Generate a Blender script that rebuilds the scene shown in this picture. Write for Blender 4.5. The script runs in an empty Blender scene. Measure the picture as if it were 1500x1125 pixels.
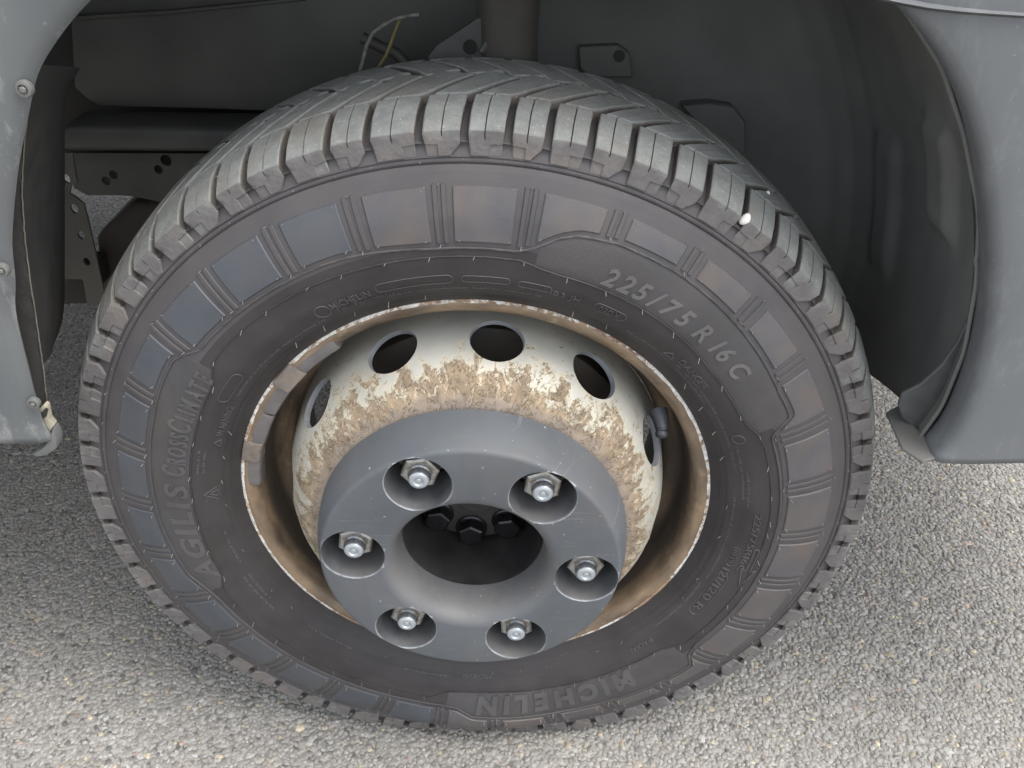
import bpy, bmesh, math, random
import numpy as np
from mathutils import Vector, Matrix
random.seed(7); rng = np.random.default_rng(7)
S = bpy.context.scene
PI = math.pi
HZ = .352                       # height of the wheel centre over the road
# ------------------------------------------------------------------ camera
cd = bpy.data.cameras.new('camera'); cam = bpy.data.objects.new('camera', cd); S.collection.objects.link(cam)
CP = (0.0512, -0.7061, 0.5768 + HZ); yaw, pit, rol = -0.0252, 0.6110, -0.0069
fw = Vector((math.sin(yaw)*math.cos(pit), math.cos(yaw)*math.cos(pit), -math.sin(pit)))
r0 = fw.cross(Vector((0, 0, 1))).normalized(); u0 = r0.cross(fw)
r1 = math.cos(rol)*r0 + math.sin(rol)*u0; u1 = -math.sin(rol)*r0 + math.cos(rol)*u0
M = Matrix((r1, u1, -fw)).transposed().to_4x4(); M.translation = CP; cam.matrix_world = M
cd.sensor_width = 36; cd.lens = 36*1305.96/1500; cd.clip_start = .02; cd.clip_end = 500
S.camera = cam
# ------------------------------------------------------------------ sky, sun, exposure
W = bpy.data.worlds.new('World'); S.world = W; W.use_nodes = True
SUN_EL, SUN_AZ = math.radians(64), math.radians(-22)      # azimuth counted from +x towards +y
nt = W.node_tree; sky = nt.nodes.new('ShaderNodeTexSky'); sky.sky_type = 'NISHITA'; sky.sun_disc = False
sky.sun_elevation = SUN_EL; sky.sun_rotation = PI/2 - SUN_AZ; sky.air_density = 1.0; sky.dust_density = 3.0; sky.ozone_density = 1.0
bg = nt.nodes['Background']; bg.inputs[1].default_value = .15
hs = nt.nodes.new('ShaderNodeHueSaturation'); hs.inputs['Saturation'].default_value = .22
nt.links.new(sky.outputs[0], hs.inputs['Color']); nt.links.new(hs.outputs[0], bg.inputs[0])      # thin even cloud: nearly grey daylight
sd = bpy.data.lights.new('sun', 'SUN'); sd.energy = .75; sd.angle = math.radians(40); sd.color = (1, .91, .78)
sun = bpy.data.objects.new('sun', sd); S.collection.objects.link(sun)
sv = Vector((math.cos(SUN_EL)*math.cos(SUN_AZ), math.cos(SUN_EL)*math.sin(SUN_AZ), math.sin(SUN_EL)))
sun.rotation_euler = sv.to_track_quat('Z', 'Y').to_euler(); sun.location = (3, -1, 4)
S.view_settings.view_transform = 'Standard'; S.view_settings.look = 'None'; S.view_settings.gamma = 1
S.view_settings.exposure = 1.80

# ------------------------------------------------------------------ node helpers
class N:
    def __init__(s, name):
        s.m = bpy.data.materials.new(name); s.m.use_nodes = True; s.t = s.m.node_tree
        s.b = s.t.nodes['Principled BSDF']; s.out = s.t.nodes['Material Output']
    def n(s, typ, **k):
        o = s.t.nodes.new(typ)
        for a, v in k.items(): setattr(o, a, v)
        return o
    def l(s, a, b): s.t.links.new(a, b)
    def val(s, sock, v):
        if hasattr(v, 'is_output'): s.l(v, sock)
        else: sock.default_value = v
    def math(s, op, a, b=0, c=None, clamp=False):
        o = s.n('ShaderNodeMath', operation=op, use_clamp=clamp); s.val(o.inputs[0], a); s.val(o.inputs[1], b)
        if c is not None: s.val(o.inputs[2], c)
        return o.outputs[0]
    def mix(s, f, a, b):
        o = s.n('ShaderNodeMix', data_type='RGBA'); s.val(o.inputs[0], f)
        for i, v in ((6, a), (7, b)):
            if hasattr(v, 'is_output'): s.l(v, o.inputs[i])
            else: o.inputs[i].default_value = (*v, 1) if len(v) == 3 else v
        return o.outputs[2]
    def ramp(s, f, *st):
        o = s.n('ShaderNodeMapRange'); s.val(o.inputs[0], f); o.inputs[1].default_value = st[0]; o.inputs[2].default_value = st[1]
        o.inputs[3].default_value = st[2] if len(st) > 2 else 0; o.inputs[4].default_value = st[3] if len(st) > 3 else 1
        return o.outputs[0]
    def noise(s, scale, vec=None, detail=4, rough=.55, out=0, dist=0):
        o = s.n('ShaderNodeTexNoise'); o.inputs['Scale'].default_value = scale; o.inputs['Detail'].default_value = detail
        o.inputs['Roughness'].default_value = rough; o.inputs['Distortion'].default_value = dist
        s.l(vec if vec is not None else s.obj(), o.inputs['Vector']); return o.outputs[out]
    def vor(s, scale, vec=None, feature='F1', out='Distance', rnd=1):
        o = s.n('ShaderNodeTexVoronoi', feature=feature); o.inputs['Scale'].default_value = scale; o.inputs['Randomness'].default_value = rnd
        s.l(vec if vec is not None else s.obj(), o.inputs['Vector']); return o.outputs[out]
    def obj(s):
        if not hasattr(s, '_o'): s._o = s.n('ShaderNodeTexCoord').outputs['Object']
        return s._o
    def xyz(s, v=None):
        o = s.n('ShaderNodeSeparateXYZ'); s.l(v if v is not None else s.obj(), o.inputs[0]); return o.outputs
    def comb(s, a, b, c):
        o = s.n('ShaderNodeCombineXYZ')
        for i, v in enumerate((a, b, c)): s.val(o.inputs[i], v)
        return o.outputs[0]
    def polar(s):
        x, y, z = s.xyz()
        r = s.math('SQRT', s.math('ADD', s.math('MULTIPLY', x, x), s.math('MULTIPLY', z, z)))
        return r, s.math('ARCTAN2', z, x), y
    def bump(s, h, strength=.3, dist=.001, prev=None):
        o = s.n('ShaderNodeBump'); o.inputs['Strength'].default_value = strength; o.inputs['Distance'].default_value = dist
        s.l(h, o.inputs['Height'])
        if prev is not None: s.l(prev, o.inputs['Normal'])
        s.l(o.outputs[0], s.b.inputs['Normal']); return o.outputs[0]
    def set(s, color=None, rough=None, metal=None, spec=None):
        for k, v in (('Base Color', color), ('Roughness', rough), ('Metallic', metal), ('Specular IOR Level', spec)):
            if v is None: continue
            i = s.b.inputs[k]
            if hasattr(v, 'is_output'): s.l(v, i)
            elif k == 'Base Color': i.default_value = (*v, 1)
            else: i.default_value = v
        return s

def plain(name, col, rough=.6, metal=0, var=.25, scale=40, bump=.15, dust=None, dustamt=.5):
    n = N(name); f = n.noise(scale, detail=6)
    c = n.mix(n.ramp(f, .3, .7), [x*(1-var) for x in col], [min(1, x*(1+var)) for x in col])
    if dust:
        g = n.noise(scale*.22, detail=8, rough=.65)
        c = n.mix(n.math('MULTIPLY', n.ramp(g, .42, .68), dustamt), c, dust)
    n.set(c, n.ramp(f, .2, .8, max(0, rough-.08), min(1, rough+.08)), metal)
    if bump: n.bump(n.noise(scale*8, detail=3), bump, .0006)
    return n.m

# ------------------------------------------------------------------ materials
def mat_tread():
    n = N('tread_rubber'); f = n.noise(60, detail=8, rough=.7); g = n.noise(700, detail=3)
    r, th, y = n.polar()
    c = n.mix(n.ramp(f, .3, .7), (.135, .143, .139), (.21, .22, .213))
    # worn running surface is paler than the moulded flank of the block
    wear = n.ramp(n.math('ADD', y, n.math('MULTIPLY', n.math('SUBTRACT', n.noise(30), .5), .005)), -.0885, -.0862)
    c = n.mix(wear, n.mix(n.ramp(f, .3, .7), (.080, .076, .079), (.115, .108, .108)), c)
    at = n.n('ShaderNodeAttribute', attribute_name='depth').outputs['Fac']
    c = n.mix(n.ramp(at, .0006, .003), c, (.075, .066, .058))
    sp = n.math('MULTIPLY', n.math('GREATER_THAN', n.noise(420, detail=1), .71), wear)
    c = n.mix(n.math('MULTIPLY', sp, .5), c, (.4, .4, .38))
    c = n.mix(n.math('MULTIPLY', n.ramp(n.noise(16, detail=6), .50, .68), .5), c, (.16, .14, .12))
    c = n.mix(n.math('MULTIPLY', n.ramp(n.noise(170, detail=8, rough=.8), .52, .66), .5), c, (.12, .115, .11))
    n.set(c, n.ramp(g, .3, .7, .62, .82), 0, .35)
    b = n.bump(g, .5, .0007)
    n.bump(n.vor(240), .45, .0007, b); return n.m
def mat_side(name, base, base2, dust, amt, spec=.35, rough=.6, knurl=False):
    n = N(name); r, th, y = n.polar()
    f = n.noise(25, detail=7, rough=.6)
    c = n.mix(n.ramp(f, .35, .65), base, base2)
    sv_ = n.comb(n.math('MULTIPLY', th, 6), n.math('MULTIPLY', r, 22), 0)
    g = n.noise(1.0, sv_, detail=7, rough=.62)
    c = n.mix(n.math('MULTIPLY', n.ramp(g, .42, .66), amt), c, dust)
    sc = n.noise(1, n.comb(n.math('MULTIPLY', th, 9), n.math('MULTIPLY', r, 900), 0), detail=3)
    c = n.mix(n.math('MULTIPLY', n.ramp(sc, .62, .75), .18), c, (.16, .14, .12))
    n.set(c, n.ramp(f, .3, .7, rough-.08, rough+.1), 0, spec)
    b = n.bump(n.noise(900, detail=2), .18, .0004)
    b = n.bump(n.noise(120, detail=4), .25, .0004, b)
    if knurl:
        k = n.math('ADD', n.math('SINE', n.math('MULTIPLY', th, 1500)), n.math('SINE', n.math('MULTIPLY', r, 5200)))
        n.bump(k, .35, .00025, b)
    return n.m
def mat_disc():
    n = N('cream_paint_rusted'); r, th, y = n.polar()
    pv = n.comb(n.math('MULTIPLY', th, .15), n.math('MULTIPLY', y, .62), n.math('MULTIPLY', r, .62))
    base = n.mix(n.ramp(n.noise(14, detail=5), .35, .65), (.275, .275, .25), (.36, .355, .32))
    k = n.ramp(r, .1785, .146)                    # 0 at the outer edge, 1 at the centre plate
    big = n.noise(26, detail=4, rough=.6)
    mid = n.noise(88, pv, detail=4, rough=.55, dist=.6)
    fine = n.noise(300, pv, detail=7, rough=.75, dist=1.2)
    m1 = n.math('ADD', n.math('MULTIPLY', k, 1.05), n.math('ADD', n.math('MULTIPLY', n.math('SUBTRACT', big, .5), 1.7), n.math('MULTIPLY', n.math('SUBTRACT', mid, .5), 1.9)))
    m2 = n.math('ADD', m1, n.math('MULTIPLY', n.math('SUBTRACT', fine, .5), 1.5))
    c = n.mix(n.math('MULTIPLY', n.ramp(m2, .22, .60), .55), base, (.47, .385, .245))
    flake = n.ramp(m2, .54, .70)
    rust = n.mix(n.ramp(n.noise(60, pv, detail=6, rough=.65), .35, .65), (.11, .082, .058), (.28, .21, .14))
    c = n.mix(n.math('MULTIPLY', flake, .92), c, rust)
    full = n.ramp(n.math('ADD', n.ramp(r, .158, .140), n.math('MULTIPLY', n.math('SUBTRACT', mid, .5), 1.6)), .52, .80)
    c = n.mix(n.math('MULTIPLY', full, .88), c, n.mix(n.ramp(n.noise(70, detail=7, rough=.7), .35, .65), (.165, .14, .12), (.265, .22, .175)))
    ln = n.math('SUBTRACT', 1, n.math('DIVIDE', n.math('ABSOLUTE', n.math('SUBTRACT', n.noise(150, pv, detail=3, rough=.7, dist=1.8), .5)), .022), None, True)
    dk = n.math('MULTIPLY', n.math('MULTIPLY', ln, n.ramp(n.noise(95, detail=2), .44, .50)), n.ramp(m1, .25, .42))
    c = n.mix(n.math('MULTIPLY', dk, .85, None, True), c, (.07, .05, .03))
    isl = n.math('MULTIPLY', n.ramp(n.noise(150, pv, detail=4, rough=.7, dist=.8), .56, .59), n.math('MULTIPLY', flake, n.ramp(r, .146, .152)))
    c = n.mix(n.math('MULTIPLY', isl, .45), c, (.55, .51, .40))
    spots = n.math('GREATER_THAN', n.noise(150, detail=1), .74)
    c = n.mix(n.math('MULTIPLY', spots, .7), c, (.12, .08, .05))
    n.set(c, n.ramp(flake, 0, 1, .42, .85), 0, .4)
    b = n.bump(n.math('ADD', n.math('MULTIPLY', flake, -1), n.math('MULTIPLY', dk, -.7)), .8, .0008)
    n.bump(n.noise(500, detail=4), .25, .0005, b); return n.m
def mat_rim():
    n = N('ochre_dusted_steel'); r, th, y = n.polar()
    sv_ = n.comb(n.math('MULTIPLY', th, 3), n.math('MULTIPLY', y, 40), n.math('MULTIPLY', r, 40))
    g = n.noise(1, sv_, detail=8, rough=.65)
    c = n.mix(n.ramp(g, .35, .66), (.075, .056, .042), (.25, .18, .115))
    c = n.mix(n.math('MULTIPLY', n.ramp(n.noise(45, detail=8, rough=.7), .56, .7), .6), c, (.36, .28, .18))
    c = n.mix(n.math('MULTIPLY', n.ramp(n.noise(8, detail=3), .5, .7), .7), c, (.06, .05, .045))
    
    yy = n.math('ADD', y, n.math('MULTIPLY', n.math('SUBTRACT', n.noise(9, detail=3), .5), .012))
    gr = n.math('MULTIPLY', n.ramp(yy, -.066, -.055), n.ramp(yy, -.020, -.034))       # darker band behind the flange, keyed to depth along the axle
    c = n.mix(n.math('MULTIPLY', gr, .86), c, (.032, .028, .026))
    n.set(c, n.ramp(g, .3, .7, .5, .32), 0, .5)
    n.bump(n.noise(300, detail=4), .25, .0005); return n.m
def mat_lip():
    n = N('chipped_white_flange'); r, th, y = n.polar()
    v = n.comb(n.math('MULTIPLY', th, .22), n.math('MULTIPLY', r, .9), n.math('MULTIPLY', y, .5))
    g = n.noise(170, v, detail=8, rough=.75); h = n.noise(10, detail=4)
    w = n.ramp(n.math('ADD', g, n.math('MULTIPLY', n.math('SUBTRACT', h, .5), .7)) , .47, .52)
    br = n.mix(n.ramp(n.noise(90, detail=6), .35, .65), (.13, .085, .06), (.33, .23, .15))
    c = n.mix(w, br, n.mix(n.ramp(n.noise(300, detail=4), .3, .7), (.40, .39, .37), (.66, .65, .62)))
    n.set(c, .6, 0, .4); n.bump(g, .8, .0008); return n.m
def mat_cover():
    n = N('grey_plastic_cover'); f = n.noise(12, detail=7, rough=.6)
    c = n.mix(n.ramp(f, .35, .65), (.066, .074, .084), (.084, .093, .104))
    c = n.mix(n.math('MULTIPLY', n.ramp(n.noise(7, detail=8, rough=.7), .52, .72), .45), c, (.12, .095, .085))
    r, th, y = n.polar()
    # traffic film settled in the mouth of the bore
    c = n.mix(n.math('MULTIPLY', n.math('MULTIPLY', n.ramp(r, .080, .070), n.ramp(n.noise(18, detail=5), .25, .6)), .45), c, (.15, .138, .13))
    sp = n.math('GREATER_THAN', n.noise(260, detail=1), .765)
    c = n.mix(n.math('MULTIPLY', sp, .5), c, (.4, .4, .4))
    sc = n.noise(6, n.comb(n.math('MULTIPLY', n.xyz()[0], 3), n.xyz()[1], n.math('MULTIPLY', n.xyz()[2], 60)), detail=4)
    c = n.mix(n.math('MULTIPLY', n.ramp(sc, .64, .72), .22), c, (.3, .3, .31))
    dr = n.noise(1, n.comb(n.math('MULTIPLY', n.xyz()[0], 55), n.math('MULTIPLY', n.xyz()[1], 30), n.math('MULTIPLY', n.xyz()[2], 9)), detail=6, rough=.65)
    c = n.mix(n.math('MULTIPLY', n.ramp(dr, .52, .68), .4), c, (.075, .072, .072))
    ch = n.math('MULTIPLY', n.ramp(n.noise(55, detail=8, rough=.75), .66, .70), n.ramp(n.noise(9), .5, .6))
    c = n.mix(n.math('MULTIPLY', ch, .6), c, (.30, .30, .30))
    n.set(c, n.ramp(f, .3, .7, .54, .68), 0, .38)
    b = n.bump(n.noise(1400, detail=2), .2, .0003); n.bump(n.noise(90, detail=4), .12, .0006, b); return n.m
def mat_steel(name, c1, c2, rustc, rough=.42, metal=.7, thread=0):
    n = N(name); g = n.noise(160, detail=6, rough=.7)
    c = n.mix(n.ramp(g, .35, .65), c1, c2)
    c = n.mix(n.math('MULTIPLY', n.ramp(n.noise(220, detail=6), .54, .64), .8), c, rustc)
    n.set(c, n.ramp(g, .3, .7, rough-.1, rough+.15), metal, .5); n.bump(g, .3, .0004); return n.m
def mat_ground():
    n = N('asphalt'); v = n.vor(130, out='Color'); d = n.vor(130)
    sx = n.n('ShaderNodeSeparateColor'); n.l(v, sx.inputs[0])
    c = n.mix(sx.outputs[0], (.20, .193, .178), (.29, .28, .26))
    c = n.mix(n.ramp(d, .5, .9), c, (.09, .088, .082))
    c = n.mix(n.math('MULTIPLY', n.ramp(n.noise(3, detail=5), .4, .65), .25), c, (.22, .21, .19))
    n.set(c, .9, 0, .3); n.bump(n.math('MULTIPLY', d, -1), .9, .004); return n.m
def mat_chips():
    n = N('asphalt_stone'); a = n.n('ShaderNodeVertexColor', layer_name='tint').outputs[0]
    g = n.noise(350, detail=6, rough=.7)
    c = n.mix(n.ramp(g, .35, .7), n.mix(.45, a, (.04, .04, .038)), a)
    c = n.mix(n.math('MULTIPLY', n.math('MULTIPLY', n.ramp(n.noise(2.2, detail=5), .42, .62), n.ramp(n.noise(60), .35, .6)), .22), c, (.33, .30, .25))
    big_ = n.noise(1.6, detail=6, rough=.6)
    c = n.mix(n.math('MULTIPLY', n.ramp(big_, .45, .65), .28), c, (.17, .165, .155))
    n.set(c, .85, 0, .25); n.bump(g, .35, .0008); return n.m
def mat_body(name, c1, c2, rough, scr=.2):
    n = N(name); f = n.noise(5, detail=7)
    c = n.mix(n.ramp(f, .35, .65), c1, c2)
    g = n.noise(40, n.comb(n.xyz()[0], n.xyz()[1], n.math('MULTIPLY', n.xyz()[2], .35)), detail=8, rough=.75)
    c = n.mix(n.math('MULTIPLY', n.ramp(g, .5, .72), scr), c, (.30, .31, .30))
    sp = n.math('GREATER_THAN', n.noise(300, detail=1), .77)
    c = n.mix(n.math('MULTIPLY', sp, .15), c, (.4, .4, .4))
    n.set(c, n.ramp(f, .3, .7, rough-.06, rough+.08), 0, .45); n.bump(n.noise(1100, detail=2), .15, .0003); return n.m
MT = dict(
 tread=mat_tread(),
 side=mat_side('sidewall_rubber', (.028, .026, .0275), (.038, .035, .037), (.055, .048, .046), .3, .3, .55),
 band=mat_side('shoulder_band_rubber', (.048, .046, .049), (.063, .060, .063), (.074, .066, .062), .4, .35, .58),
 panel=mat_side('smooth_panel_rubber', (.056, .056, .063), (.075, .072, .077), (.100, .080, .068), .6, .42, .5),
 panelblue=mat_side('smooth_panel_rubber_bluish', (.044, .050, .061), (.056, .063, .074), (.074, .067, .065), .35, .42, .5),
 letter=mat_side('letter_rubber', (.076, .074, .077), (.098, .095, .096), (.14, .12, .105), .3, .45, .5),
 letterdark=mat_side('letter_rubber_dark', (.050, .048, .051), (.066, .064, .067), (.09, .08, .072), .3, .5, .48),
 patch=mat_side('knurled_rubber', (.040, .039, .042), (.052, .050, .053), (.07, .06, .054), .3, .45, .55, True),
 whisker=plain('whisker_rubber', (.22, .20, .185), .6, bump=0),
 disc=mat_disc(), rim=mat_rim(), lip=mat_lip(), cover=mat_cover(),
 holeedge=plain('hole_edge_grey', (.22, .23, .25), .5),
 nut=mat_steel('zinc_nut', (.30, .30, .29), (.45, .45, .43), (.23, .19, .14)),
 stud=mat_steel('stud_steel', (.22, .235, .25), (.36, .38, .40), (.22, .14, .09), .3, .75),
 studend=plain('stud_end', (.33, .36, .385), .35, .4, var=.15),
 hub=plain('black_hub', (.032, .031, .032), .4, .2, dust=(.11, .105, .10), dustamt=.4),
 bolt=plain('black_bolt', (.016, .016, .018), .28, .5, bump=.1),
 brake=plain('brake_iron', (.05, .045, .04), .7, .3, dust=(.12, .09, .06)),
 lead=plain('lead_weight', (.125, .116, .118), .55, .2, var=.15, scale=90, bump=.4, dust=(.17, .155, .145), dustamt=.5),
 clip=plain('rusty_clip', (.15, .125, .11), .6, .1, var=.3, scale=120, bump=.5, dust=(.26, .235, .20), dustamt=.6),
 valve=plain('valve_rubber', (.035, .037, .045), .45),
 bumper=mat_body('grey_bumper_plastic', (.098, .105, .113), (.116, .123, .130), .5, .25),
 trim=mat_body('scuffed_arch_trim', (.080, .087, .092), (.112, .119, .122), .55, .85),
 paint=mat_body('blue_grey_paint', (.155, .18, .205), (.17, .195, .22), .3, .1),
 liner=plain('liner_plastic', (.110, .114, .113), .78, 0, var=.18, scale=14, bump=.35, dust=(.12, .112, .10), dustamt=.6),
 linerdark=plain('felt_dark', (.022, .021, .020), .9, bump=.8, scale=60),
 chassis=plain('chassis_paint', (.056, .058, .057), .5, 0, var=.2, scale=20, dust=(.08, .075, .065)),
 steel=plain('galvanised_panel', (.065, .065, .060), .55, .1, var=.2, scale=20, dust=(.12, .11, .09)),
 dark=plain('underbody_black', (.022, .022, .022), .7, 0, dust=(.04, .035, .03)),
 rustyarm=plain('dark_rusted_arm', (.030, .024, .020), .7, 0, dust=(.06, .045, .035)),
 edge=plain('dusty_edge', (.12, .115, .09), .8, 0, var=.3, scale=80),
 screw=plain('corroded_screw', (.10, .105, .10), .7, .1, dust=(.17, .165, .14)),
 wirey=plain('yellow_wire', (.11, .095, .04), .6), wirew=plain('grey_conduit', (.10, .10, .095), .7, scale=200, var=.5),
 cream=plain('torn_foam', (.30, .285, .23), .9, bump=.6, dust=(.2, .15, .08)),
 pebble=plain('white_pebble', (.62, .60, .57), .6, scale=90),
 ground=mat_ground(), chips=mat_chips(),
)

# ------------------------------------------------------------------ object helpers
def sharp(me, deg=32):
    for p in me.polygons: p.use_smooth = True
    try: me.set_sharp_from_angle(angle=math.radians(deg))
    except Exception: pass
def mk(name, V, F, mat, parent=None, deg=32, label=None, attr=None):
    me = bpy.data.meshes.new(name); me.from_pydata([tuple(map(float, v)) for v in V], [], [tuple(map(int, f)) for f in F]); me.update()
    if attr is not None:
        a = me.attributes.new('depth', 'FLOAT', 'POINT'); a.data.foreach_set('value', np.asarray(attr, dtype=np.float32))
    bm = bmesh.new(); bm.from_mesh(me); bmesh.ops.recalc_face_normals(bm, faces=bm.faces); bm.to_mesh(me); bm.free()
    sharp(me, deg)
    me.materials.append(mat)
    o = bpy.data.objects.new(name, me); S.collection.objects.link(o)
    if parent is not None: o.parent = parent
    if label: o['label'] = label
    return o
def link_mesh(name, me, mat, parent, deg=32, label=None):
    me.materials.clear(); me.materials.append(mat); sharp(me, deg)
    o = bpy.data.objects.new(name, me); S.collection.objects.link(o); o.parent = parent
    if label: o['label'] = label
    return o
def lathe(prof, n=180, closed=False, th0=0, th1=2*PI):
    """prof: list of (r, y); revolve about the wheel axis (Y)"""
    full = abs(th1-th0-2*PI) < 1e-6; m = n if full else n+1
    V = []; F = []; k = len(prof)
    for i in range(m):
        t = th0+(th1-th0)*i/n
        for r, y in prof: V.append((r*math.cos(t), y, r*math.sin(t)))
    for i in range(n):
        a = i*k; b = ((i+1) % m)*k
        for j in range(k if closed else k-1):
            j2 = (j+1) % k; F.append((a+j, a+j2, b+j2, b+j))
    return V, F
def tube(pts, rad, n=8, closed=False, caps=True):
    P = [Vector(p) for p in pts]; V = []; F = []; k = len(P)
    rad = rad if hasattr(rad, '__len__') else [rad]*k
    up = None
    for i, p in enumerate(P):
        a = P[i-1] if (i > 0 or closed) else P[i]; b = P[(i+1) % k] if (i < k-1 or closed) else P[i]
        t = (b-a).normalized()
        if up is None: up = t.orthogonal().normalized()
        up = (up-t*up.dot(t)).normalized(); s = t.cross(up)
        for j in range(n):
            q = 2*PI*j/n; V.append(p+(up*math.cos(q)+s*math.sin(q))*rad[i])
    for i in range(k if closed else k-1):
        for j in range(n):
            a = i*n; b = ((i+1) % k)*n; F.append((a+j, a+(j+1) % n, b+(j+1) % n, b+j))
    if caps and not closed: F.append(tuple(range(n))[::-1]); F.append(tuple((k-1)*n+j for j in range(n)))
    return V, F
def join(*vf):
    V = []; F = []
    for v, f in vf:
        o = len(V); V += list(v); F += [tuple(i+o for i in q) for q in f]
    return V, F
def prism(poly, axis_y0, axis_y1):
    """polygon in x,z extruded along y"""
    k = len(poly); V = [(x, axis_y0, z) for x, z in poly]+[(x, axis_y1, z) for x, z in poly]
    F = [tuple(range(k)), tuple(range(2*k-1, k-1, -1))]+[(i, (i+1) % k, k+(i+1) % k, k+i) for i in range(k)]
    return V, F
def boxvf(x0, x1, y0, y1, z0, z1): return prism([(x0, z0), (x1, z0), (x1, z1), (x0, z1)], y0, y1)
def bevelled(name, V, F, mat, parent, w=.003, seg=2, label=None, deg=40):
    me = bpy.data.meshes.new(name); me.from_pydata([tuple(map(float, v)) for v in V], [], F); me.update()
    bm = bmesh.new(); bm.from_mesh(me); bmesh.ops.recalc_face_normals(bm, faces=bm.faces)
    ed = [e for e in bm.edges if len(e.link_faces) == 2 and e.calc_face_angle(0) > .5]
    bmesh.ops.bevel(bm, geom=ed, offset=w, segments=seg, profile=.6, affect='EDGES', clamp_overlap=True)
    bm.to_mesh(me); bm.free(); return link_mesh(name, me, mat, parent, deg, label)
def boolean(V, F, cutters):
    """returns a mesh = solid minus cutters"""
    def tmp(V, F):
        me = bpy.data.meshes.new('tmp'); me.from_pydata([tuple(map(float, v)) for v in V], [], F); me.update()
        bm = bmesh.new(); bm.from_mesh(me); bmesh.ops.recalc_face_normals(bm, faces=bm.faces); bm.to_mesh(me); bm.free()
        o = bpy.data.objects.new('tmp', me); S.collection.objects.link(o); return o
    a = tmp(V, F); b = tmp(*join(*cutters))
    md = a.modifiers.new('b', 'BOOLEAN'); md.object = b; md.operation = 'DIFFERENCE'; md.solver = 'EXACT'
    dg = bpy.context.evaluated_depsgraph_get(); dg.update()
    me = bpy.data.meshes.new_from_object(a.evaluated_get(dg))
    for o in (a, b):
        d = o.data; bpy.data.objects.remove(o); bpy.data.meshes.remove(d)
    return me

# ------------------------------------------------------------------ the van (everything fixed to it is a part)
van = bpy.data.objects.new('van', None); S.collection.objects.link(van); van.empty_display_size = .1
van['label'] = 'grey van on asphalt seen at its wheel with rusty cream disc and grey nut cover'
van['category'] = 'van'
def part(o):            # wheel-centred coordinates -> van frame
    o.location = (0, 0, HZ); return o

# ---- tyre surface functions (theta, r) -> point, with the load flattening the tyre on the road
PRr = [.210, .218, .223, .235, .252, .270, .288, .305, .320, .332, .3386, .3635]
PRy = [-.066, -.076, -.082, -.0935, -.102, -.1055, -.1055, -.103, -.098, -.0925, -.0885, -.083]
def smooth_prof(r):
    return (np.interp(r-.003, PRr, PRy)+np.interp(r, PRr, PRy)+np.interp(r+.003, PRr, PRy))/3
def deform(r, th, y):
    r = np.asarray(r, float); c = -np.sin(th)
    rl = np.where(c > .5, HZ/np.maximum(c, .5), 9.); d = .369-rl; k = .006
    d = np.where(d > -.05, .5*(d+np.sqrt(d*d+k*k)), 0); d = np.maximum(d-.0004, 0)
    t = np.clip((r-.228)/(.369-.228), 0, 1); r2 = r-d*t**1.3
    y2 = y*(1+.135*d/.017*np.exp(-((r-.318)/.036)**2))
    r2 = np.where(r > .345, np.minimum(r2, rl+.0004), r2)                # the contact patch is flat on the road
    return r2, y2
def surf(th, r, h=0.):
    """point on the outer sidewall raised by h along the surface normal"""
    th = np.asarray(th, float); r = np.asarray(r, float)
    y = smooth_prof(r); dy = (smooth_prof(r+.001)-smooth_prof(r-.001))/.002
    L = np.sqrt(1+dy*dy); rr = r+h*dy/L; yy = y-h/L
    r2, y2 = deform(rr, th, yy)
    return np.stack([r2*np.cos(th), y2, r2*np.sin(th)], -1)
CY = [-.088, -.082, -.075, -.068, -.060, -.050, -.038, -.020, 0, .020, .038, .05, .06, .068, .075, .082, .088]
CR = [.3615, .3647, .3676, .3700, .3722, .3744, .3762, .3776, .3782, .3782, .3773, .3758, .3740, .3715, .3672, .3645, .3615]
def crown(u): return (np.interp(u-.004, CY, CR)+2*np.interp(u, CY, CR)+np.interp(u+.004, CY, CR))/4
def tread_pt(th, u, h=0.):
    """u: across the tread (y); below -.083 it turns down the shoulder flank"""
    th = np.asarray(th, float); u = np.asarray(u, float); h = np.asarray(h, float)
    v = np.maximum(-.088-u, 0); uc = np.maximum(u, -.088)
    r = crown(uc)+h-v*.995; y = uc-v*.10
    fl = np.clip(v/.006, 0, 1)                       # on the flank the depth goes inwards along y
    r = r-h*fl*.75; y = y-h*fl*.9
    r2, y2 = deform(r, th, y); return np.stack([r2*np.cos(th), y2, r2*np.sin(th)], -1)

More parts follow.
